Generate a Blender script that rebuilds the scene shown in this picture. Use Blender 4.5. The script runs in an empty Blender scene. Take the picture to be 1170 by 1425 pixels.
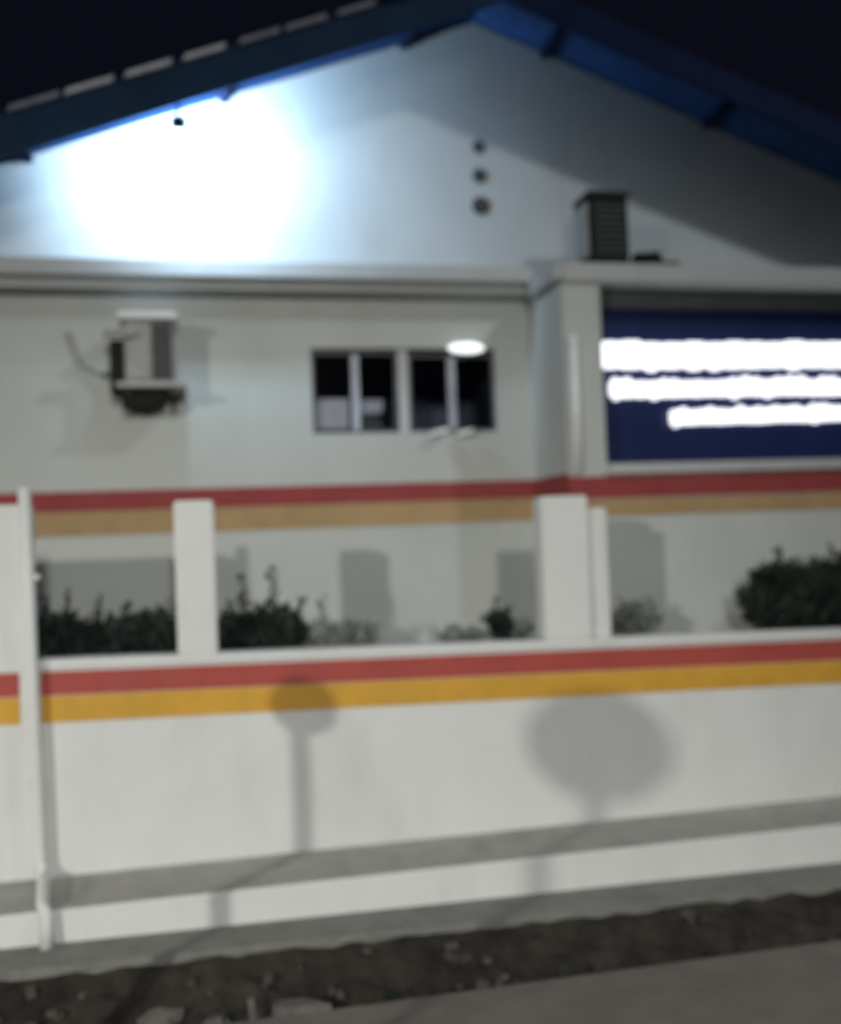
import bpy, bmesh, math, random
from mathutils import Vector, Matrix
R = math.radians
random.seed(7)
S = bpy.context.scene
col = S.collection

# ------------------------------------------------------------------ camera
cd = bpy.data.cameras.new('camera'); cam = bpy.data.objects.new('camera', cd); col.objects.link(cam)
cam.location = (0, 0, 2.25)
cam.rotation_euler = (Matrix.Rotation(R(-12.2), 3, 'Z') @ Matrix.Rotation(R(91.55), 3, 'X') @ Matrix.Rotation(R(-2.2), 3, 'Z')).to_euler()
cd.sensor_fit = 'HORIZONTAL'; cd.sensor_width = 36; cd.lens = 36 * 1400 / 1170
cd.clip_end = 500; cd.clip_start = .05
cd.dof.use_dof = True; cd.dof.focus_distance = 3.0; cd.dof.aperture_fstop = 0.88
S.camera = cam

# ------------------------------------------------------------------ night sky
w = bpy.data.worlds.new('World'); S.world = w; w.use_nodes = True
bg = w.node_tree.nodes['Background']; bg.inputs[0].default_value = (.45, .48, 1, 1); bg.inputs[1].default_value = .007

def aim(o, p):
    o.rotation_euler = (Vector(p) - o.location).to_track_quat('-Z', 'Y').to_euler()
def spot(name, loc, target, power, colr, cone, blend, rad):
    l = bpy.data.lights.new(name, 'SPOT'); l.energy = power; l.color = colr
    l.spot_size = R(cone); l.spot_blend = blend; l.shadow_soft_size = rad
    o = bpy.data.objects.new(name, l); col.objects.link(o); o.location = loc; aim(o, target); return o
LB = (-12.0, -7.7, 6.0); LA = (7.9, 0.9, 11.1); LC = (.5, -9.0, 6.5); LF = (-.08, 7.26, 5.27)
spot('street_light_left', LB, (.5, 6.3, -1.4), 6500, (1, .985, .92), 44, 1, .18)
spot('street_light_right', LA, (2.0, 7.9, 3.6), 1250, (.93, .97, 1), 100, .6, .28)
spot('street_light_centre', LC, (-.2, 6.3, .1), 3800, (1, .985, .95), 50, 1, .4)  # fill light added behind the camera to soften the shadows
spot('flood_light', LF, (.02, 7.9, 5.27), 310, (.55, .77, 1), 166, .38, .09)

S.view_settings.view_transform = 'Standard'; S.view_settings.look = 'None'
S.view_settings.exposure = 0; S.view_settings.gamma = 1; S.view_settings.use_curve_mapping = False

# ------------------------------------------------------------------ materials
def mat(name, c, rough=.8, spec=.3, var=.12, scale=3.0, bump=.15, bscale=60, metal=0, stain=None, stain_amt=.5, sscale=.9, stretch=(1, 1, 1), coat=0):
    m = bpy.data.materials.new(name); m.use_nodes = True; n = m.node_tree.nodes; L = m.node_tree.links
    b = n['Principled BSDF']; b.inputs['Roughness'].default_value = rough
    b.inputs['Specular IOR Level'].default_value = spec; b.inputs['Metallic'].default_value = metal
    b.inputs['Coat Weight'].default_value = coat
    tc = n.new('ShaderNodeTexCoord'); mp = n.new('ShaderNodeMapping'); L.new(tc.outputs['Object'], mp.inputs[0])
    mp.inputs['Scale'].default_value = stretch
    nz = n.new('ShaderNodeTexNoise'); nz.inputs['Scale'].default_value = scale; nz.inputs['Detail'].default_value = 7
    nz.inputs['Roughness'].default_value = .62; L.new(mp.outputs[0], nz.inputs[0])
    rp = n.new('ShaderNodeValToRGB'); L.new(nz.outputs[0], rp.inputs[0])
    rp.color_ramp.elements[0].position = .3; rp.color_ramp.elements[1].position = .72
    rp.color_ramp.elements[0].color = tuple(x * (1 - var) for x in c) + (1,)
    rp.color_ramp.elements[1].color = tuple(min(1, x * (1 + var)) for x in c) + (1,)
    out = rp.outputs[0]
    if stain:
        mp2 = n.new('ShaderNodeMapping'); L.new(tc.outputs['Object'], mp2.inputs[0]); mp2.inputs['Scale'].default_value = (1, 1, .35)
        n2 = n.new('ShaderNodeTexNoise'); n2.inputs['Scale'].default_value = sscale; n2.inputs['Detail'].default_value = 9
        n2.inputs['Roughness'].default_value = .7; L.new(mp2.outputs[0], n2.inputs[0])
        mr = n.new('ShaderNodeMapRange'); L.new(n2.outputs[0], mr.inputs[0])
        mr.inputs[1].default_value = .5; mr.inputs[2].default_value = .78; mr.inputs[4].default_value = stain_amt
        mx = n.new('ShaderNodeMix'); mx.data_type = 'RGBA'; L.new(mr.outputs[0], mx.inputs[0]); L.new(out, mx.inputs[6])
        mx.inputs[7].default_value = tuple(stain) + (1,); out = mx.outputs[2]
    L.new(out, b.inputs['Base Color'])
    if bump:
        n3 = n.new('ShaderNodeTexNoise'); n3.inputs['Scale'].default_value = bscale; n3.inputs['Detail'].default_value = 5; L.new(tc.outputs['Object'], n3.inputs[0])
        bp = n.new('ShaderNodeBump'); bp.inputs['Strength'].default_value = bump; bp.inputs['Distance'].default_value = .02
        L.new(n3.outputs[0], bp.inputs['Height']); L.new(bp.outputs[0], b.inputs['Normal'])
    return m
def emis(name, c, s):
    m = bpy.data.materials.new(name); m.use_nodes = True; n = m.node_tree.nodes; L = m.node_tree.links
    b = n['Principled BSDF']; b.inputs['Base Color'].default_value = (.8, .8, .8, 1)
    nz = n.new('ShaderNodeTexNoise'); nz.inputs['Scale'].default_value = 9
    mr = n.new('ShaderNodeMapRange'); mr.inputs[3].default_value = s * .8; mr.inputs[4].default_value = s * 1.2
    L.new(nz.outputs[0], mr.inputs[0]); L.new(mr.outputs[0], b.inputs['Emission Strength'])
    b.inputs['Emission Color'].default_value = c + (1,); return m
M = {}
M['yardwall'] = mat('white_painted_render', (.70, .715, .69), .75, .25, .035, 2.2, .12, 90, stain=(.50, .50, .46), stain_amt=.6)
M['wall'] = mat('grey_white_render', (.50, .52, .49), .8, .25, .05, 1.8, .12, 80, stain=(.38, .39, .36), stain_amt=.5)
M['gable'] = mat('gable_render', (.50, .53, .53), .85, .2, .06, 1.6, .12, 80, stain=(.36, .38, .37), stain_amt=.6)
M['trim'] = mat('trim_paint', (.47, .49, .48), .7, .3, .06, 3, .1, 80, stain=(.36, .36, .34), stain_amt=.5, sscale=2.5)
M['red'] = mat('red_paint', (.40, .075, .06), .6, .3, .10, 4, .08, 80, stain=(.30, .09, .07), stain_amt=.6, sscale=2)
M['ochre'] = mat('ochre_paint', (.64, .35, .045), .6, .3, .10, 4, .08, 80, stain=(.42, .28, .06), stain_amt=.6, sscale=2)
M['red_old'] = mat('faded_red_paint', (.29, .052, .05), .7, .25, .12, 4, .08, 80, stain=(.22, .06, .05), stain_amt=.6, sscale=2)  # same red as the front wall, darkened for the dimmer light on the building
M['ochre_old'] = mat('faded_ochre_paint', (.40, .27, .135), .75, .25, .12, 4, .08, 80, stain=(.33, .24, .13), stain_amt=.7, sscale=2)
M['blue'] = mat('blue_roof_metal', (.022, .075, .22), .6, .35, .2, 3, .05, 30, stain=(.014, .03, .08), stain_amt=.6)
M['blue_dark'] = mat('dark_blue_edge_metal', (.010, .018, .055), .85, .08, .2, 4, .05, 30)
M['blue_board'] = mat('blue_painted_board', (.018, .042, .085), .8, .1, .2, 3, .06, 30, stain=(.03, .04, .07), stain_amt=.7, sscale=1.6)
M['zinc'] = mat('bare_zinc_edge', (.50, .52, .56), .5, .4, .25, 9, .1, 40)  # edge pieces nearest the floodlight, its brightness painted in
M['zinc_dull'] = mat('dull_zinc_edge', (.22, .23, .27), .6, .4, .25, 9, .1, 40)  # darker copy for the edge pieces away from the floodlight
M['concrete'] = mat('worn_concrete', (.37, .37, .345), .9, .2, .14, 5, .4, 45, stain=(.17, .17, .155), stain_amt=.6, sscale=3)
M['kerb'] = mat('dirty_pavement_concrete', (.22, .22, .20), .92, .2, .16, 6, .5, 40, stain=(.10, .10, .09), stain_amt=.7, sscale=3)
M['mud'] = mat('dark_gutter_mud', (.030, .027, .022), .95, .15, .6, 5, .8, 22, stain=(.075, .065, .055), stain_amt=.7, sscale=3)
M['asphalt'] = mat('dusty_asphalt', (.165, .145, .128), .9, .25, .16, 4, .6, 70, stain=(.11, .10, .09), stain_amt=.6, sscale=1.6)
M['soil'] = mat('garden_soil', (.07, .055, .04), .95, .1, .3, 8, .6, 30)
M['navy'] = mat('navy_sign_panel', (.010, .019, .080), .35, .5, .15, 2, .02, 20)
M['frame_dark'] = mat('dark_sign_frame', (.10, .11, .11), .6, .3, .15, 4, .05, 30)
M['alu'] = mat('grey_aluminium', (.42, .44, .50), .45, .5, .08, 6, .03, 60)
M['alu_dark'] = mat('dark_window_frame', (.06, .065, .07), .45, .5, .1, 6, .03, 60)
M['room'] = mat('dark_room_paint', (.20, .22, .27), .9, .1, .1, 4, .05, 30)
M['white'] = mat('white_plastic', (.80, .82, .80), .4, .4, .06, 8, .03, 40)
M['acbody'] = mat('aged_ac_casing', (.34, .35, .33), .55, .4, .12, 6, .05, 40, stain=(.2, .2, .18), stain_amt=.5, sscale=5)
M['dark'] = mat('dark_grille', (.035, .04, .042), .5, .4, .15, 8, .04, 40)
M['cabinet'] = mat('dark_green_cabinet', (.018, .022, .018), .8, .15, .15, 6, .04, 40)
M['curtain'] = mat('pale_curtain', (.80, .79, .84), .9, .1, .08, 12, .1, 60)
M['leaf_dark'] = mat('dark_leaf', (.024, .034, .027), .6, .3, .5, 14, .1, 30)
M['leaf_mid'] = mat('dusty_leaf', (.24, .26, .24), .65, .3, .35, 14, .1, 30)
M['stem'] = mat('brown_stem', (.09, .075, .05), .8, .2, .25, 12, .3, 40)
M['steel'] = mat('galvanised_steel', (.35, .36, .37), .5, .5, .12, 8, .05, 40)
M['stone'] = mat('pale_rubble', (.13, .122, .11), .9, .2, .3, 10, .4, 30)
M['stone_dark'] = mat('muddy_rubble', (.085, .078, .068), .92, .2, .4, 10, .4, 30)
M['letter'] = emis('lit_letter_face', (.93, .95, 1.0), 1.5)
M['lamp'] = emis('lit_lamp_lens', (.94, 1.0, .97), 1.3)  # emission for the highlight above the window, not a lamp
M['flood_lens'] = emis('flood_lens', (.8, .9, 1.0), 6)
M['street_lens'] = emis('street_lens', (1, .98, .9), 6)
g = bpy.data.materials.new('window_glass'); g.use_nodes = True; n = g.node_tree.nodes; L = g.node_tree.links; n.clear()
o = n.new('ShaderNodeOutputMaterial'); mx = n.new('ShaderNodeMixShader'); tr = n.new('ShaderNodeBsdfTransparent'); gl = n.new('ShaderNodeBsdfGlossy')
fr = n.new('ShaderNodeFresnel'); fr.inputs[0].default_value = 1.5; tr.inputs[0].default_value = (.88, .9, .92, 1); gl.inputs['Roughness'].default_value = .06
nz = n.new('ShaderNodeTexNoise'); nz.inputs['Scale'].default_value = 6; bp = n.new('ShaderNodeBump'); bp.inputs['Strength'].default_value = .05
L.new(nz.outputs[0], bp.inputs['Height']); L.new(bp.outputs[0], gl.inputs['Normal'])
L.new(fr.outputs[0], mx.inputs[0]); L.new(tr.outputs[0], mx.inputs[1]); L.new(gl.outputs[0], mx.inputs[2]); L.new(mx.outputs[0], o.inputs[0])
M['glass'] = g

# ------------------------------------------------------------------ helpers
class MB:
    def __init__(s): s.v = []; s.f = []
    def add(s, vs, fs):
        k = len(s.v); s.v += [tuple(v) for v in vs]; s.f += [tuple(i + k for i in f) for f in fs]; return s
    def box(s, x0, x1, y0, y1, z0, z1, rot=None, piv=None):
        vs = [Vector(p) for p in ((x0, y0, z0), (x1, y0, z0), (x1, y1, z0), (x0, y1, z0), (x0, y0, z1), (x1, y0, z1), (x1, y1, z1), (x0, y1, z1))]
        if rot is not None:
            c = Vector(piv); vs = [rot @ (v - c) + c for v in vs]
        return s.add(vs, [(0, 3, 2, 1), (4, 5, 6, 7), (0, 1, 5, 4), (1, 2, 6, 5), (2, 3, 7, 6), (3, 0, 4, 7)])
    def slopebox(s, x0, x1, y0, y1, zb0, zb1, zt0, zt1):   # bottoms and tops given at x0 and x1
        vs = [(x0, y0, zb0), (x1, y0, zb1), (x1, y1, zb1), (x0, y1, zb0), (x0, y0, zt0), (x1, y0, zt1), (x1, y1, zt1), (x0, y1, zt0)]
        return s.add(vs, [(0, 3, 2, 1), (4, 5, 6, 7), (0, 1, 5, 4), (1, 2, 6, 5), (2, 3, 7, 6), (3, 0, 4, 7)])
    def tube(s, pts, r, n=12, r2=None):
        pts = [Vector(p) for p in pts]; k = len(s.v); m = len(pts)
        for i, p in enumerate(pts):
            d = (pts[min(i + 1, m - 1)] - pts[max(i - 1, 0)]).normalized()
            a = d.cross(Vector((0, 1, 0)) if abs(d.y) < .9 else Vector((1, 0, 0))).normalized(); b = d.cross(a)
            rr = r if r2 is None else r + (r2 - r) * i / (m - 1)
            for j in range(n):
                t = 2 * math.pi * j / n; s.v.append(tuple(p + (a * math.cos(t) + b * math.sin(t)) * rr))
        for i in range(m - 1):
            for j in range(n): s.f.append((k + i * n + j, k + i * n + (j + 1) % n, k + (i + 1) * n + (j + 1) % n, k + (i + 1) * n + j))
        s.f.append(tuple(k + j for j in range(n))[::-1]); s.f.append(tuple(k + (m - 1) * n + j for j in range(n))); return s
    def prism(s, pts, y0, y1):
        n = len(pts); vs = [(x, y0, z) for x, z in pts] + [(x, y1, z) for x, z in pts]
        fs = [tuple(range(n)), tuple(range(2 * n - 1, n - 1, -1))] + [(i, i + n, (i + 1) % n + n, (i + 1) % n) for i in range(n)]
        return s.add(vs, fs)
    def build(s, name, m, parent=None, bevel=0, smooth=False):
        me = bpy.data.meshes.new(name); me.from_pydata(s.v, [], s.f)
        bm = bmesh.new(); bm.from_mesh(me); bmesh.ops.recalc_face_normals(bm, faces=bm.faces)
        if bevel: bmesh.ops.bevel(bm, geom=[e for e in bm.edges if len(e.link_faces) == 2 and e.calc_face_angle(0) > .5], offset=bevel, segments=2, affect='EDGES')
        bm.to_mesh(me); bm.free(); me.materials.append(M[m])
        if smooth:
            for p in me.polygons: p.use_smooth = True
        o = bpy.data.objects.new(name, me); col.objects.link(o)
        if parent:
            o.parent = parent; o.location = -Vector(wloc[parent]) if parent in wloc else (0, 0, 0)
        return o
wloc = {}
def thing(name, label, cat, loc, group=None):
    o = bpy.data.objects.new(name, None); col.objects.link(o); o.location = loc; o.empty_display_size = .2
    o['label'] = label; o['category'] = cat
    if group: o['group'] = group
    wloc[o] = loc; return o
def struct(o): o['kind'] = 'structure'; return o
def B(*a): return MB().box(*a)
def piece(src, name, parent, off):
    o = src.copy(); o.name = name; col.objects.link(o); o.parent = parent; o.location = src.location + Vector(off); return o

# ------------------------------------------------------------------ ground
def sheet(name, x0, x1, y0, y1, z, m, nx=2, slope=0, amp=0, ny=2):
    b = MB(); k = 0
    for j in range(ny + 1):
        for i in range(nx + 1):
            x = x0 + (x1 - x0) * i / nx; y = y0 + (y1 - y0) * j / ny
            b.v.append((x, y, z + slope * x + amp * random.uniform(-1, 1)))
    for j in range(ny):
        for i in range(nx):
            a = j * (nx + 1) + i; b.f.append((a, a + 1, a + nx + 2, a + nx + 1))
    return struct(b.build(name, m, smooth=True))
sheet('terrain', -150, 150, -150, 150, -.45, 'soil')
struct(MB().box(-60, 60, -9, 4.93, -.30, 0).build('road', 'asphalt', bevel=.015))
sheet('gutter', -30, 30, 4.85, 5.36, -.14, 'mud', 400, 0, .018, 10)
b = MB(); nx_, ny_ = 320, 8
for j in range(ny_ + 1):
    for i in range(nx_ + 1):
        q = j / ny_; x = -16 + 32 * i / nx_
        b.v.append((x, 5.372 - .40 * q + random.uniform(-.012, .012), (.145 - .013 * x) * (1 - q) ** 1.3 - .115 * q - .012 + random.uniform(-.014, .014)))
for j in range(ny_):
    for i in range(nx_):
        a = j * (nx_ + 1) + i; b.f.append((a, a + 1, a + nx_ + 2, a + nx_ + 1))
struct(b.build('earth_bank', 'mud'))
zs = lambda x: .165 - .013 * x          # the pavement falls gently to the right
struct(MB().slopebox(-20, 20, 5.375, 5.80, -.30, -.30, zs(-20), zs(20)).build('pavement', 'kerb', bevel=.02))
struct(MB().slopebox(-20, 20, 5.72, 6.5, -.28, -.28, .345, .345).build('wall_footing', 'yardwall', bevel=.012))
struct(MB().box(-20, 20, 5.735, 6.29, .342, .353).build('footing_top', 'concrete'))
struct(MB().box(-20, 20, 6.5, 30, -.3, .30).build('yard', 'concrete'))

# ------------------------------------------------------------------ perimeter wall
wt = lambda x: 1.578 - .0225 * x        # wall top
pw = thing('perimeter_wall', 'white roadside wall with red and yellow stripes and square pillars, in front of the building', 'wall', (1.5, 6.4, .3))
MB().slopebox(-9, 12, 6.30, 6.46, .30, .30, wt(-9) - .03, wt(12) - .03).build('wall_body', 'yardwall', pw)
MB().slopebox(-.98, 12, 6.282, 6.48, wt(-.98) - .028, wt(12) - .028, wt(-.98) + .022, wt(12) + .022).build('coping', 'yardwall', pw, bevel=.008)
def stripe(name, x0, x1, d0, d1, m, parent): return MB().slopebox(x0, x1, 6.293, 6.31, wt(x0) - d1, wt(x1) - d1, wt(x0) - d0, wt(x1) - d0).build(name, m, parent)
for x0, x1 in ((-9, -1.085), (-.965, 12)):
    stripe('red_stripe', x0, x1, .045, .185, 'red', pw); stripe('yellow_stripe', x0, x1, .190, .345, 'ochre', pw)
def pillar(x0, x1, zt, y0=6.297, y1=6.46, zb=None):
    return MB().box(x0, x1, y0, y1, wt(x1) + .024 if zb is None else zb, zt).build('pillar', 'yardwall', pw, bevel=.012)
pillar(-9, -1.0, 2.545, 6.296, 6.458, wt(-1) - .045)['label'] = 'wide solid wall panel at the left edge'
pillar(-.175, .065, 2.54); pillar(2.17, 2.50, 2.50)
pillar(2.503, 2.655, 2.415, 6.35, 6.46)['label'] = 'narrow lower return beside the broad pillar'
pillar(7.2, 7.5, 2.47)
tr = MB().box(-.95, 12, 6.46, 7.02, 1.14, 1.20)
tr.box(-.95, 12, 7.02, 7.06, .30, 1.34); tr.build('planter_box', 'concrete', pw)
MB().box(-.95, 12, 6.462, 7.018, 1.20, 1.28).build('planter_soil', 'soil', pw)

# drainpipe that steps down the wall, the footing and the pavement
dp = thing('drainpipe', 'thin pale vertical drainpipe against the striped wall at the left edge', 'drainpipe', (-1.02, 6.24, .3))
MB().tube([(-1.02, 6.245, 2.64), (-1.0, 6.24, 1.5), (-.985, 6.24, .47), (-.975, 6.22, .41), (-.95, 6.1, .385), (-.90, 5.74, .38), (-.88, 5.68, .35), (-.875, 5.67, .16)], .036, 14).build('pipe', 'yardwall', dp, smooth=True)
for z in (.9, 2.1): MB().box(-1.05, -.95, 6.235, 6.297, z, z + .03).build('pipe_clip', 'yardwall', dp)

# ------------------------------------------------------------------ building
bd = thing('building', 'white single-storey building with blue gabled metal roof and projecting sign bay', 'building', (2.3, 9, .3))
wx0, wx1, wz0, wz1 = .87, 2.385, 3.10, 3.79
b = MB().box(-3.6, wx0, 7.9, 8.1, .3, 4.34).box(wx1, 2.68, 7.9, 8.1, .3, 4.34).box(wx0, wx1, 7.9, 8.1, .3, wz0).box(wx0, wx1, 7.9, 8.1, wz1, 4.34)
b.box(2.68, 8.2, 8.0, 8.1, .3, 4.34)
b.box(-3.6, -3.4, 8.1, 20, .3, 4.3).box(8.0, 8.2, 8.1, 20, .3, 4.3).box(-3.4, 8.0, 19.8, 20, .3, 4.3)
b.build('wall', 'wall', bd)
rz = lambda x: 6.55 - .362 * abs(x - 2.31)      # roof sheet top
gx0, gx1 = -3.6, 8.2
MB().prism([(gx0, 4.345), (gx1, 4.345), (gx1, rz(gx1) - .05), (2.31, rz(2.31) - .05), (gx0, rz(gx0) - .05)], 7.903, 8.1).build('gable_wall', 'gable', bd)
MB().prism([(gx0, 4.3), (gx1, 4.3), (gx1, rz(gx1) - .05), (2.31, rz(2.31) - .05), (gx0, rz(gx0) - .05)], 19.85, 20).build('gable_wall', 'gable', bd)
# roof: corrugated sheets with real ribs running down the slope
def roof_side(sg):
    b = MB(); n = 150; y0, y1 = 7.2, 20.6; k = 0; pr = []
    for i in range(n + 1):
        y = y0 + (y1 - y0) * i / n; h = .018 if i % 2 else 0; pr.append((y, h))
    xe = 2.31 + sg * 6.3
    for (y, h) in pr:
        for x in (2.31, xe):
            b.v.append((x, y, rz(x) + h - .012)); b.v.append((x, y, rz(x) + h - .024))
    for i in range(n):
        a = 4 * i; c = 4 * (i + 1); b.f += [(a, a + 2, c + 2, c), (a + 1, c + 1, c + 3, a + 3), (a + 2, a + 3, c + 3, c + 2), (a, c, c + 1, a + 1)]
    b.f += [(0, 1, 3, 2), (4 * n, 4 * n + 2, 4 * n + 3, 4 * n + 1)]
    rf = b.build('roof_sheet', 'blue', bd)
    # battens and purlins under the overhang
    e = MB(); bd_, be_ = (.27, .36) if sg < 0 else (.23, .23)
    pts = [(2.31, rz(2.31) - .005), (xe, rz(xe) - .005), (xe, rz(xe) - be_), (2.31, rz(2.31) - bd_)]
    e.prism(pts, 7.165, 7.197); e.build('barge_board', 'blue_board' if sg < 0 else 'blue_dark', rf)
    for i in range(4):
        x = 2.31 + sg * (.6 + 1.45 * i)
        MB().box(x - .03, x + .03, 7.21, 7.90, rz(x) - .10, rz(x) - .035).build('purlin', 'blue_dark', rf)
    return rf
rl = roof_side(-1); rr = roof_side(1)
MB().prism([(2.15, rz(2.15) + .01), (2.31, 6.59), (2.47, rz(2.47) + .01), (2.31, 6.565)], 7.17, 20.6).build('ridge_cap', 'blue', bd)
# pale edge pieces along the left barge board, floodlight falloff put into their colours
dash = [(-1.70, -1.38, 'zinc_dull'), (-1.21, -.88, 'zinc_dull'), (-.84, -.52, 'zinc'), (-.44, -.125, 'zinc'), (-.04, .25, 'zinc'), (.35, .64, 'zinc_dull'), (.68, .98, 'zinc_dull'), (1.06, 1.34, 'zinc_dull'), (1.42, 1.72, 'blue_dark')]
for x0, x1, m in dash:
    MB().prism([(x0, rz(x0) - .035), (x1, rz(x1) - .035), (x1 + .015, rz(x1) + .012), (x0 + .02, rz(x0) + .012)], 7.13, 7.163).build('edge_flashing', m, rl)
# ledge under the gable with raised front lip
MB().box(-3.6, 2.677, 7.72, 7.9, 4.20, 4.32).build('ledge', 'trim', bd)
MB().box(-3.6, 2.677, 7.63, 7.72, 4.272, 4.40).build('ledge_lip', 'trim', bd, bevel=.01)
# stripes on the back wall
MB().box(-3.6, 2.677, 7.892, 7.9, 2.555, 2.705).build('red_stripe', 'red_old', bd)
MB().box(-3.6, 2.677, 7.892, 7.9, 2.372, 2.552).build('yellow_stripe', 'ochre_old', bd)
# projecting sign bay
b = MB().box(2.68, 2.985, 7.1, 8.0, .3, 4.135).box(7.4, 7.7, 7.1, 8.0, .3, 4.135).box(2.985, 7.4, 7.1, 8.0, .3, 2.68)
b.box(2.985, 7.4, 7.42, 8.0, 2.68, 4.135).build('sign_bay', 'wall', bd)
MB().box(2.68, 7.72, 7.07, 7.898, 4.138, 4.285).build('bay_roof_slab', 'trim', bd, bevel=.01)
MB().box(2.61, 2.677, 7.07, 7.628, 4.15, 4.275).build('corner_ledge', 'trim', bd, bevel=.008)
MB().box(2.985, 7.4, 7.06, 7.42, 2.683, 2.762).build('sill', 'trim', bd, bevel=.006)
MB().box(2.674, 7.72, 7.09, 7.1, 2.505, 2.672).box(2.672, 2.68, 7.1, 7.89, 2.53, 2.70).build('red_stripe', 'red_old', bd)
MB().box(2.674, 7.72, 7.092, 7.1, 2.37, 2.495).build('yellow_stripe', 'ochre_old', bd)
MB().tube([(2.745, 7.08, 2.70), (2.745, 7.07, 3.72)], .034, 10).build('conduit', 'white', bd, smooth=True)  # white tube in place of the bright highlight down the bay corner
# round vents near the gable centre
def disc(x, y0, y1, z, r, m, name, parent, n=20):
    return MB().prism([(x + r * math.cos(2 * math.pi * i / n), z + r * math.sin(2 * math.pi * i / n)) for i in range(n)], y0, y1).build(name, m, parent)
for z, r in ((5.46, .048), (5.22, .055), (4.97, .068)):
    v = disc(2.315, 7.8975, 7.905, z, r * 1.25, 'gable', 'round_vent', bd)
    disc(2.315, 7.895, 7.8974, z, r * 1.15, 'dark', 'vent_opening', v)

# ------------------------------------------------------------------ windows (parts of the building)
def window(x0, x1, stile, zt):
    f = MB(); t = .028
    f.box(x0, x0 + t, 7.95, 8.0, wz0 + .01, zt).box(x1 - t, x1, 7.95, 8.0, wz0 + .01, zt).box(x0 + t, x1 - t, 7.95, 8.0, zt - t, zt).box(x0 + t, x1 - t, 7.95, 8.0, wz0 + .01, wz0 + .01 + t)
    w = f.build('window', 'alu_dark', bd)
    MB().box(stile - .028, stile + .028, 7.935, 7.995, wz0 + .04, zt - .03).build('stile', 'alu', w)
    MB().box(x0 + t, stile - .028, 7.97, 7.976, wz0 + .04, zt - .03).build('pane', 'glass', w)
    MB().box(stile + .028, x1 - t, 7.96, 7.966, wz0 + .04, zt - .03).build('pane', 'glass', w)
    return w
w1 = window(wx0, 1.575, 1.225, 3.775); w2 = window(1.655, wx1, 2.02, 3.755)
MB().box(1.575, 1.655, 7.93, 8.08, wz0, wz1).build('mullion', 'trim', bd)
MB().box(wx0, wx1, 7.905, 7.95, wz0 + .002, wz0 + .012).build('window_sill', 'wall', bd)
MB().box(.6, 2.6, 8.101, 8.12, 4.0, 4.05).box(.6, 2.6, 9.4, 9.42, 2.8, 4.05).box(.6, .62, 8.11, 9.4, 2.8, 4.05).box(2.58, 2.6, 8.11, 9.4, 2.8, 4.05).box(.6, 2.6, 8.11, 9.4, 2.78, 2.8).box(.6, 2.6, 8.11, 9.4, 4.05, 4.07).build('dark_room', 'room', bd)
def curtain(x0, x1, z0, z1):
    b = MB(); n = 14
    for i in range(n + 1):
        x = x0 + (x1 - x0) * i / n; y = 7.99 + .008 * math.sin(i * 1.7)
        b.v += [(x, y, z0), (x + .01, y, z1), (x, y + .006, z0), (x + .01, y + .006, z1)]
    for i in range(n):
        a = 4 * i; b.f += [(a, a + 4, a + 5, a + 1), (a + 2, a + 3, a + 7, a + 6), (a + 1, a + 5, a + 7, a + 3)]
    return b.build('curtain', 'curtain', w1)
curtain(.90, 1.16, 3.16, 3.40); curtain(1.26, 1.44, 3.28, 3.39)
MB().box(1.27, 1.44, 8.0, 8.03, 3.13, 3.235).build('dark_panel', 'alu_dark', w1)
lt = thing('wall_lamp', 'small lit white lamp above the right window pane', 'wall lamp', (2.13, 7.87, 3.8))  # glowing oval stands in for a highlight lit from above
MB().box(2.0, 2.26, 7.86, 7.90, 3.775, 3.80).build('lamp_base', 'alu', lt)
b = MB(); n = 16
for k, (r, y) in enumerate(((1, 7.858), (.92, 7.835), (.6, 7.815))):
    for i in range(n): a = 2 * math.pi * i / n; b.v.append((2.13 + .155 * r * math.cos(a), y, 3.785 + .045 * r * math.sin(a)))
for k in range(2):
    for i in range(n): b.f.append((k * n + i, k * n + (i + 1) % n, (k + 1) * n + (i + 1) % n, (k + 1) * n + i))
b.f += [tuple(range(n)), tuple(range(3 * n - 1, 2 * n - 1, -1))]; b.build('lamp_lens', 'lamp', lt, smooth=True)
for x0, x1, rt in ((1.80, 1.94, .25), (2.03, 2.15, .2)):
    MB().box(x0, x1, 7.80, 7.858, 3.07, 3.105, Matrix.Rotation(-rt, 3, 'Y'), (x0, 7.83, 3.09)).build('sill_stop', 'white', bd)

# ------------------------------------------------------------------ sign
sg = thing('illuminated_sign', 'navy blue sign with three rows of glowing white letters in the right bay', 'sign', (5.1, 7.3, 2.77))
MB().box(3.0, 7.38, 7.30, 7.40, 2.78, 3.99).build('panel', 'navy', sg)
MB().box(3.0, 7.38, 7.27, 7.40, 3.992, 4.34).build('top_rail', 'frame_dark', sg)  # dark strip stands in for the beam's shadow at the recess top
MB().box(2.99, 3.022, 7.27, 7.298, 2.78, 3.99).build('side_rail', 'frame_dark', sg)
random.seed(21)
def letter(x, z, wd, h, up=0, dn=0, rd=.3):
    # a softly rounded glowing block letter, with an optional ascender or tail
    n = 6; pts = []; r = min(wd, h) * rd
    for cx, cz, a0 in ((x + wd - r, z + r, -90), (x + wd - r, z + h - r, 0), (x + r, z + h - r, 90), (x + r, z + r, 180)):
        for i in range(n + 1): a = R(a0 + 90 * i / n); pts.append((cx + r * math.cos(a), cz + r * math.sin(a)))
    b = MB().prism(pts, 7.245, 7.292)
    if up: b.box(x + wd * .2, x + wd * .65, 7.246, 7.291, z + h * .6, z + h + up)
    if dn: b.box(x + wd * .3, x + wd * .7, 7.246, 7.291, z - dn, z + h * .5)
    return b.build('letter', 'letter', sg)
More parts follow.
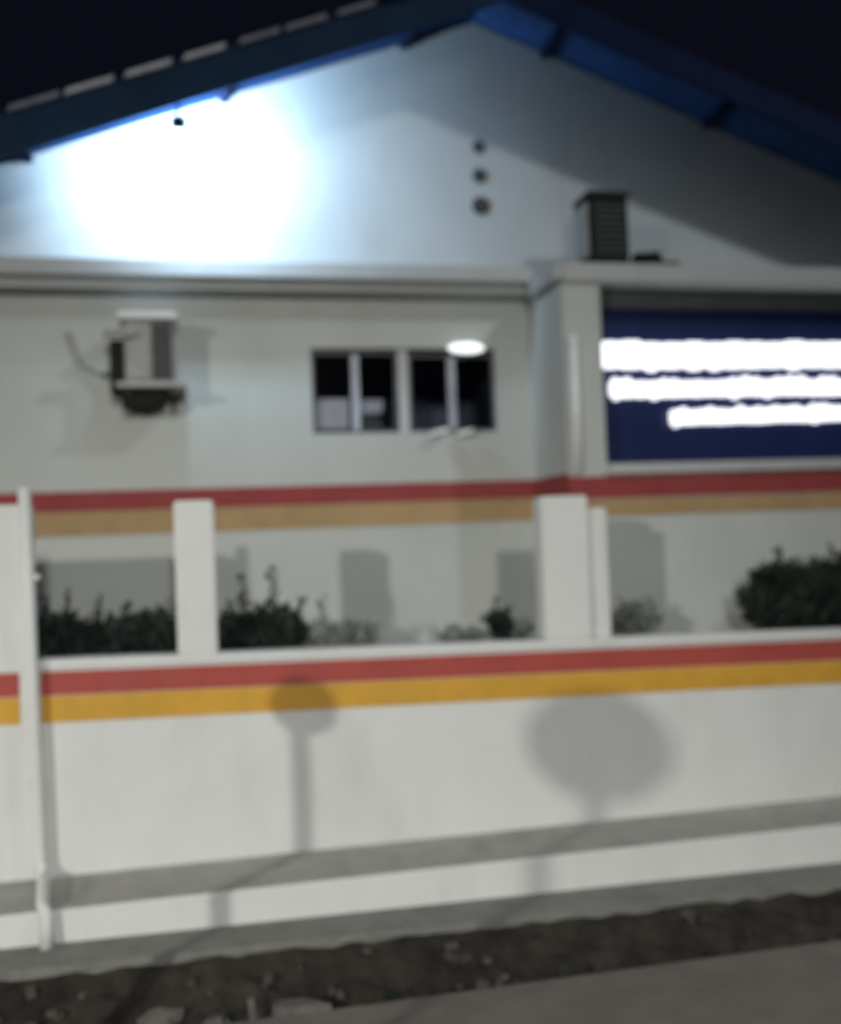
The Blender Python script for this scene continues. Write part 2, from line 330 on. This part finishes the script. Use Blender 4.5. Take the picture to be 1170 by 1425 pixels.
def row(x0, x1, z, h, wd, bumps, sl=0, rd=.3):
    x = x0
    while x < x1:
        ww = wd * random.uniform(.85, 1.2)
        letter(x, z + random.uniform(-.004, .004) + sl * (x - x0), ww, h * random.uniform(.94, 1.04), random.choice(bumps), 0 if random.random() > .18 else .018, rd)
        x += ww * .97
row(3.04, 7.25, 3.515, .205, .17, (0,), .003, .22)
row(3.11, 7.2, 3.29, .125, .10, (0, 0, .018, .024), .003, .3)
row(3.61, 6.8, 3.07, .115, .085, (0, 0, .015), .012, .3)

# ------------------------------------------------------------------ cabinet and coil on the bay roof
cb = thing('cabinet', 'dark metal equipment box standing on the ledge right of the three vents', 'equipment box', (3.12, 7.35, 4.29))
MB().box(2.98, 3.30, 7.22, 7.52, 4.33, 4.86).build('casing', 'cabinet', cb, bevel=.012)
MB().box(2.955, 2.978, 7.24, 7.50, 4.38, 4.80).build('side_panel', 'acbody', cb)  # paler sheet puts the light on this side into the colour
MB().box(2.97, 3.33, 7.20, 7.54, 4.862, 4.885).build('lid', 'dark', cb)
for i in range(8): MB().box(3.02, 3.27, 7.212, 7.22, 4.40 + .05 * i, 4.425 + .05 * i).build('slat', 'dark', cb)
for x in (3.0, 3.24): MB().box(x, x + .04, 7.24, 7.50, 4.286, 4.33).build('foot', 'dark', cb)
cl = thing('cable_coil', 'low dark coil of cable beside the equipment box on the ledge', 'cable', (3.52, 7.35, 4.29))
for k in range(4):
    MB().tube([(3.50 + (.13 - .012 * k) * math.cos(t * .4), 7.35 + .1 * math.sin(t * .4), 4.31 + .035 * k + .01 * math.sin(t)) for t in range(16)], .02, 8).build('loop', 'cabinet', cl, smooth=True)
MB().box(3.60, 3.76, 7.28, 7.42, 4.286, 4.37).build('junction_box', 'cabinet', cl, bevel=.01)

# ------------------------------------------------------------------ air conditioner
ac = thing('air_conditioner', 'old white air conditioner unit on a bracket on the left of the upper wall', 'air conditioner', (-.38, 7.8, 3.3))
MB().box(-.52, -.17, 7.56, 7.86, 3.47, 3.93).build('casing', 'acbody', ac, bevel=.012)
MB().box(-.56, -.14, 7.52, 7.89, 3.932, 3.985).build('lid', 'white', ac, bevel=.012)
MB().box(-.325, -.185, 7.55, 7.558, 3.49, 3.915).build('grille', 'dark', ac)
for i in range(10): MB().box(-.32, -.19, 7.538, 7.549, 3.50 + .041 * i, 3.508 + .041 * i).build('slat', 'dark', ac)
MB().box(-.66, -.44, 7.50, 7.55, 3.80, 3.85).build('hood', 'acbody', ac)
MB().box(-.63, -.523, 7.60, 7.86, 3.40, 3.79).build('side_box', 'cabinet', ac, bevel=.01)
MB().box(-.50, -.34, 7.545, 7.559, 3.50, 3.78).build('front_panel', 'acbody', ac)
MB().box(-.58, -.09, 7.50, 7.89, 3.43, 3.466).build('tray', 'trim', ac, bevel=.004)
for x in (-.52, -.2): MB().prism([(x, 3.43), (x + .03, 3.43), (x + .03, 3.28), (x, 3.28)], 7.87, 7.90).box(x, x + .03, 7.56, 7.87, 3.39, 3.43).build('bracket', 'dark', ac)
MB().prism([(-.56, 3.425), (-.22, 3.425), (-.26, 3.35), (-.38, 3.30), (-.55, 3.30)], 7.62, 7.80).build('drain_pan', 'cabinet', ac)
MB().tube([(-.55, 7.75, 3.6), (-.72, 7.86, 3.58), (-.86, 7.885, 3.66), (-.95, 7.885, 3.9)], .018, 8).build('refrigerant_pipe', 'acbody', ac, smooth=True)

# ------------------------------------------------------------------ floodlight on the ledge, washing the gable
fl = thing('floodlight', 'small floodlight hanging from the left roof edge, facing the dazzling white wall', 'floodlight', (-.08, 7.21, 5.5))
MB().box(-.135, -.025, 7.215, 7.25, 5.225, 5.31).build('housing', 'blue_dark', fl, bevel=.006)
MB().box(-.125, -.035, 7.2505, 7.253, 5.235, 5.30).build('lens', 'flood_lens', fl)
MB().box(-.09, -.07, 7.22, 7.24, 5.31, 5.66).build('arm', 'blue_dark', fl)

# ------------------------------------------------------------------ plants behind the perimeter wall
def leafball(b, c, rx, ry, rzz, n, size, up=.5):
    for _ in range(n):
        u = Vector((random.gauss(0, .45), random.gauss(0, .45), random.gauss(0, .45)))
        if u.length > 1: u.normalize()
        p = Vector((c[0] + u.x * rx, c[1] + u.y * ry, c[2] + u.z * rzz))
        d = Vector((random.uniform(-1, 1), random.uniform(-1, 1), random.uniform(-.3, 1) + up)).normalized()
        s = d.cross(Vector((random.uniform(-1, 1), random.uniform(-1, 1), .1))).normalized(); L_ = size * random.uniform(.7, 1.4)
        q = d.cross(s) * L_ * .12
        b.add([p, p + d * L_ * .5 + s * L_ * .2 + q, p + d * L_, p + d * L_ * .5 - s * L_ * .2 + q], [(0, 1, 2, 3)])
def plant(name, label, cat, x, y, z0, balls, spikes, m, size=.06, group='plants behind the striped wall'):
    t = thing(name, label, cat, (x, y, z0), group)
    st = MB()
    for (dx, dz, *_r) in balls: st.tube([(x + dx * .3, y, z0), (x + dx * .8, y, z0 + dz * .6), (x + dx, y, z0 + dz)], .010, 6, .005)
    f = MB()
    for (dx, dz, r, n) in balls: leafball(f, (x + dx, y, z0 + dz), r * 1.1, min(r, .2), r, int(n * 1.5), size * 1.15)
    for (dx, h, ln) in spikes:
        st.tube([(x + dx * .6, y, z0), (x + dx + ln, y, z0 + h)], .009, 6, .004)
        for k in range(26):
            q = .25 + .75 * k / 26
            leafball(f, (x + dx * (.6 + .4 * q) + ln * q, y, z0 + h * q), .035, .035, .03, 2, size * .9, .9)
    st.build('stem', 'stem', t); fo = f.build('foliage', m, t); fo['kind'] = 'stuff'
PY = 6.74; Z0 = 1.28
plant('bush', 'dark leafy bush in the leftmost opening, beside the drainpipe', 'bush', -.86, PY, Z0, [(-.06, .40, .17, 600), (.09, .36, .14, 450), (.0, .26, .2, 500), (.18, .30, .12, 300)], [(.02, .72, -.02), (.14, .66, .06), (-.1, .68, -.04)], 'leaf_dark')
plant('bush', 'dense dark bush in the leftmost opening, against the first square pillar', 'bush', -.40, PY, Z0, [(-.14, .36, .18, 600), (.05, .38, .18, 600), (.17, .34, .15, 500), (.0, .26, .22, 500)], [(-.1, .62, .0), (.12, .60, .05)], 'leaf_dark')
plant('bush', 'dark spiky bush right of the first square pillar', 'bush', .36, PY, Z0, [(-.13, .34, .18, 600), (.06, .38, .17, 550), (.17, .34, .12, 350), (0, .26, .2, 450)], [(-.14, .78, .02), (-.02, .55, .03), (.10, .82, -.02), (.18, .60, .1), (-.2, .6, -.02)], 'leaf_dark')
plant('shrub', 'sparse grey-green shrub next to the spiky bush', 'shrub', .78, PY, Z0, [(-.05, .32, .10, 160), (.14, .30, .12, 170), (.26, .31, .08, 110)], [(-.02, .58, .0), (.12, .45, .03)], 'leaf_mid')
plant('shrub', 'low pale plant left of the small dark plant before the broad pillar', 'shrub', 1.72, PY, Z0, [(-.07, .26, .08, 80), (.09, .25, .08, 80)], [], 'leaf_mid')
plant('bush', 'small upright dark plant before the broad pillar', 'bush', 1.985, PY, Z0, [(-.02, .36, .07, 120), (.03, .29, .09, 170)], [(-.02, .54, -.01), (.03, .46, .03)], 'leaf_dark', .05)
plant('shrub', 'low dusty plant between the small dark plant and the broad pillar', 'shrub', 2.13, PY, Z0, [(0, .28, .07, 60)], [(.04, .38, .02)], 'leaf_mid')
plant('shrub', 'grey dusty shrub just right of the broad pillar', 'shrub', 2.99, PY, Z0, [(-.06, .30, .12, 200), (.08, .32, .11, 180)], [(-.05, .47, -.02), (.1, .46, .04)], 'leaf_mid')
plant('bush', 'big dark bush under the illuminated sign at the right edge', 'bush', 4.30, PY, Z0, [(-.30, .36, .15, 420), (-.17, .52, .13, 420), (-.06, .42, .2, 700), (.12, .48, .16, 600), (.30, .40, .22, 800), (.0, .30, .28, 700), (.50, .52, .2, 700), (.62, .4, .25, 700)], [(-.40, .50, -.08), (-.30, .62, -.08), (-.18, .80, .02), (-.05, .70, .04), (.12, .72, .05), (.28, .78, .02), (.45, .82, .1)], 'leaf_dark', .075)

# ------------------------------------------------------------------ gutter debris
random.seed(5)
def rock(name, label, x, y, z, s, m='stone', sq=.5):
    bm = bmesh.new(); bmesh.ops.create_icosphere(bm, subdivisions=2, radius=1)
    for v in bm.verts: v.co = Vector((v.co.x * s * 1.6, v.co.y * s, v.co.z * s * sq)) * random.uniform(.8, 1.15)
    me = bpy.data.meshes.new(name); bm.to_mesh(me); bm.free(); me.materials.append(M[m])
    o = bpy.data.objects.new(name, me); col.objects.link(o); o.location = (x, y, z); o.rotation_euler = (0, 0, random.uniform(-.6, .6))
    o['label'] = label; o['category'] = 'stone'; return o
rock('stone', 'flat pale stone in the dark gutter right of the stake', .38, 5.02, -.03, .10, sq=.45)
rock('stone', 'low pale rubble heap in the gutter at the bottom left corner', -.98, 4.96, -.06, .15, sq=.4)
rock('stone', 'small pale stone lying in the gutter under the middle of the wall', 1.35, 4.97, -.08, .06, sq=.5)
rock('stone', 'small grey stone just left of the stake in the gutter', -.02, 5.04, -.06, .05, sq=.9)
sk = thing('stake', 'short pale broken stake standing in the dark gutter', 'stake', (.16, 4.95, -.14))
MB().tube([(.165, 4.95, -.16), (.16, 4.95, .0), (.15, 4.95, .09)], .026, 8, .02).build('post', 'stone', sk)
rock('stone', 'dull broken concrete lump in the gutter left of the stake', -.28, 5.12, -.02, .07, 'stone', .7)
gb = MB()
for _ in range(34):
    x = random.choice([-1.0, -.7, -.15, .5, 1.4, 2.6]) + random.gauss(0, .16); y = random.uniform(4.95, 5.3); q = (5.37 - y) / .4
    z = .14 * (1 - q) - .11 * q; k = random.uniform(.015, .045)
    gb.box(x, x + k * 1.6, y, y + k, z, z + k * .8, Matrix.Rotation(random.uniform(0, 3), 3, 'Z') @ Matrix.Rotation(random.uniform(-.5, .5), 3, 'X'), (x, y, z))
o = gb.build('broken_concrete', 'stone_dark'); o['kind'] = 'stuff'; o['label'] = 'pale crumbs of broken concrete along the earth bank'; o['category'] = 'rubble'
gb = MB()
for _ in range(900):
    x = random.uniform(-3, 6); y = random.uniform(4.9, 5.3); s = random.uniform(.008, .022); z = -.14
    gb.box(x, x + s * 1.5, y, y + s, z, z + s, Matrix.Rotation(random.uniform(0, 3), 3, 'Z'), (x, y, z))
o = gb.build('rubble', 'soil'); o['kind'] = 'stuff'; o['label'] = 'dark crumbs of earth and gravel scattered in the gutter'; o['category'] = 'gravel'
wd = MB()
for _ in range(60):
    leafball(wd, (random.choice([-.2, .1, 2.6, .9, 3.3, 1.9]) + random.gauss(0, .15), random.uniform(4.98, 5.25), -.09), .06, .04, .05, 8, .05, .8)
o = wd.build('weeds', 'leaf_dark'); o['kind'] = 'stuff'; o['label'] = 'thin dark weeds growing in the gutter'; o['category'] = 'weeds'

# ------------------------------------------------------------------ street lamps, an added fill lamp and road signs beside the camera (outside the picture; they light and shade the wall)
def street_lamp(loc, tgt, label):
    x, y, z = loc; t = thing('street_lamp', label, 'street lamp', (x, y, 0), 'street lamps across the road')
    d = (Vector(tgt) - Vector(loc)).normalized(); h = Vector((d.x, d.y, 0)).normalized(); bx = Vector((x, y, 0)) - h * 1.2
    MB().tube([bx + Vector((0, 0, -.1)), bx + Vector((0, 0, z - .4)), bx + h * .25 + Vector((0, 0, z + .2)), bx + h * .9 + Vector((0, 0, z + .3))], .07, 12, .04).build('pole', 'steel', t, smooth=True)
    c = Vector((x, y, z + .27)); MB().box(c.x - .2, c.x + .2, c.y - .2, c.y + .2, c.z - .05, c.z + .07).build('lamp_head', 'steel', t, bevel=.02)
    MB().box(c.x - .15, c.x + .15, c.y - .15, c.y + .15, c.z - .062, c.z - .052).build('lamp_lens', 'street_lens', t)
street_lamp(LB, (0, 6.3, 1), 'lower street lamp behind and to the left of the camera')
street_lamp(LC, (0, 6.3, 1), 'street lamp straight behind the camera')  # post and head for the added fill light
street_lamp(LA, (2, 7.9, 3.5), 'tall street lamp to the right of the building front')
def road_sign(x, y, z, rx, rzv, label, name, cat):
    t = thing(name, label, cat, (x, y, 0))
    MB().tube([(x, y + .03, -.02), (x, y + .03, z + rzv * .6)], .038, 10).build('post', 'steel', t, smooth=True)
    n = 28; q = Matrix.Rotation(R(-42), 3, 'Z')
    b = MB().prism([(rx * math.cos(2 * math.pi * i / n), rzv * math.sin(2 * math.pi * i / n)) for i in range(n)], -.02, -.0)
    b.v = [tuple(q @ Vector(v) + Vector((x, y, z))) for v in b.v]; b.build('disc', 'alu', t)
road_sign(-1.40, 4.10, 1.99, .13, .15, 'small round sign on a thin post left of the camera', 'round_sign', 'road sign')
road_sign(-2.0, 1.95, 2.45, .25, .26, 'round mirror on a post left of the camera', 'road_mirror', 'road mirror')
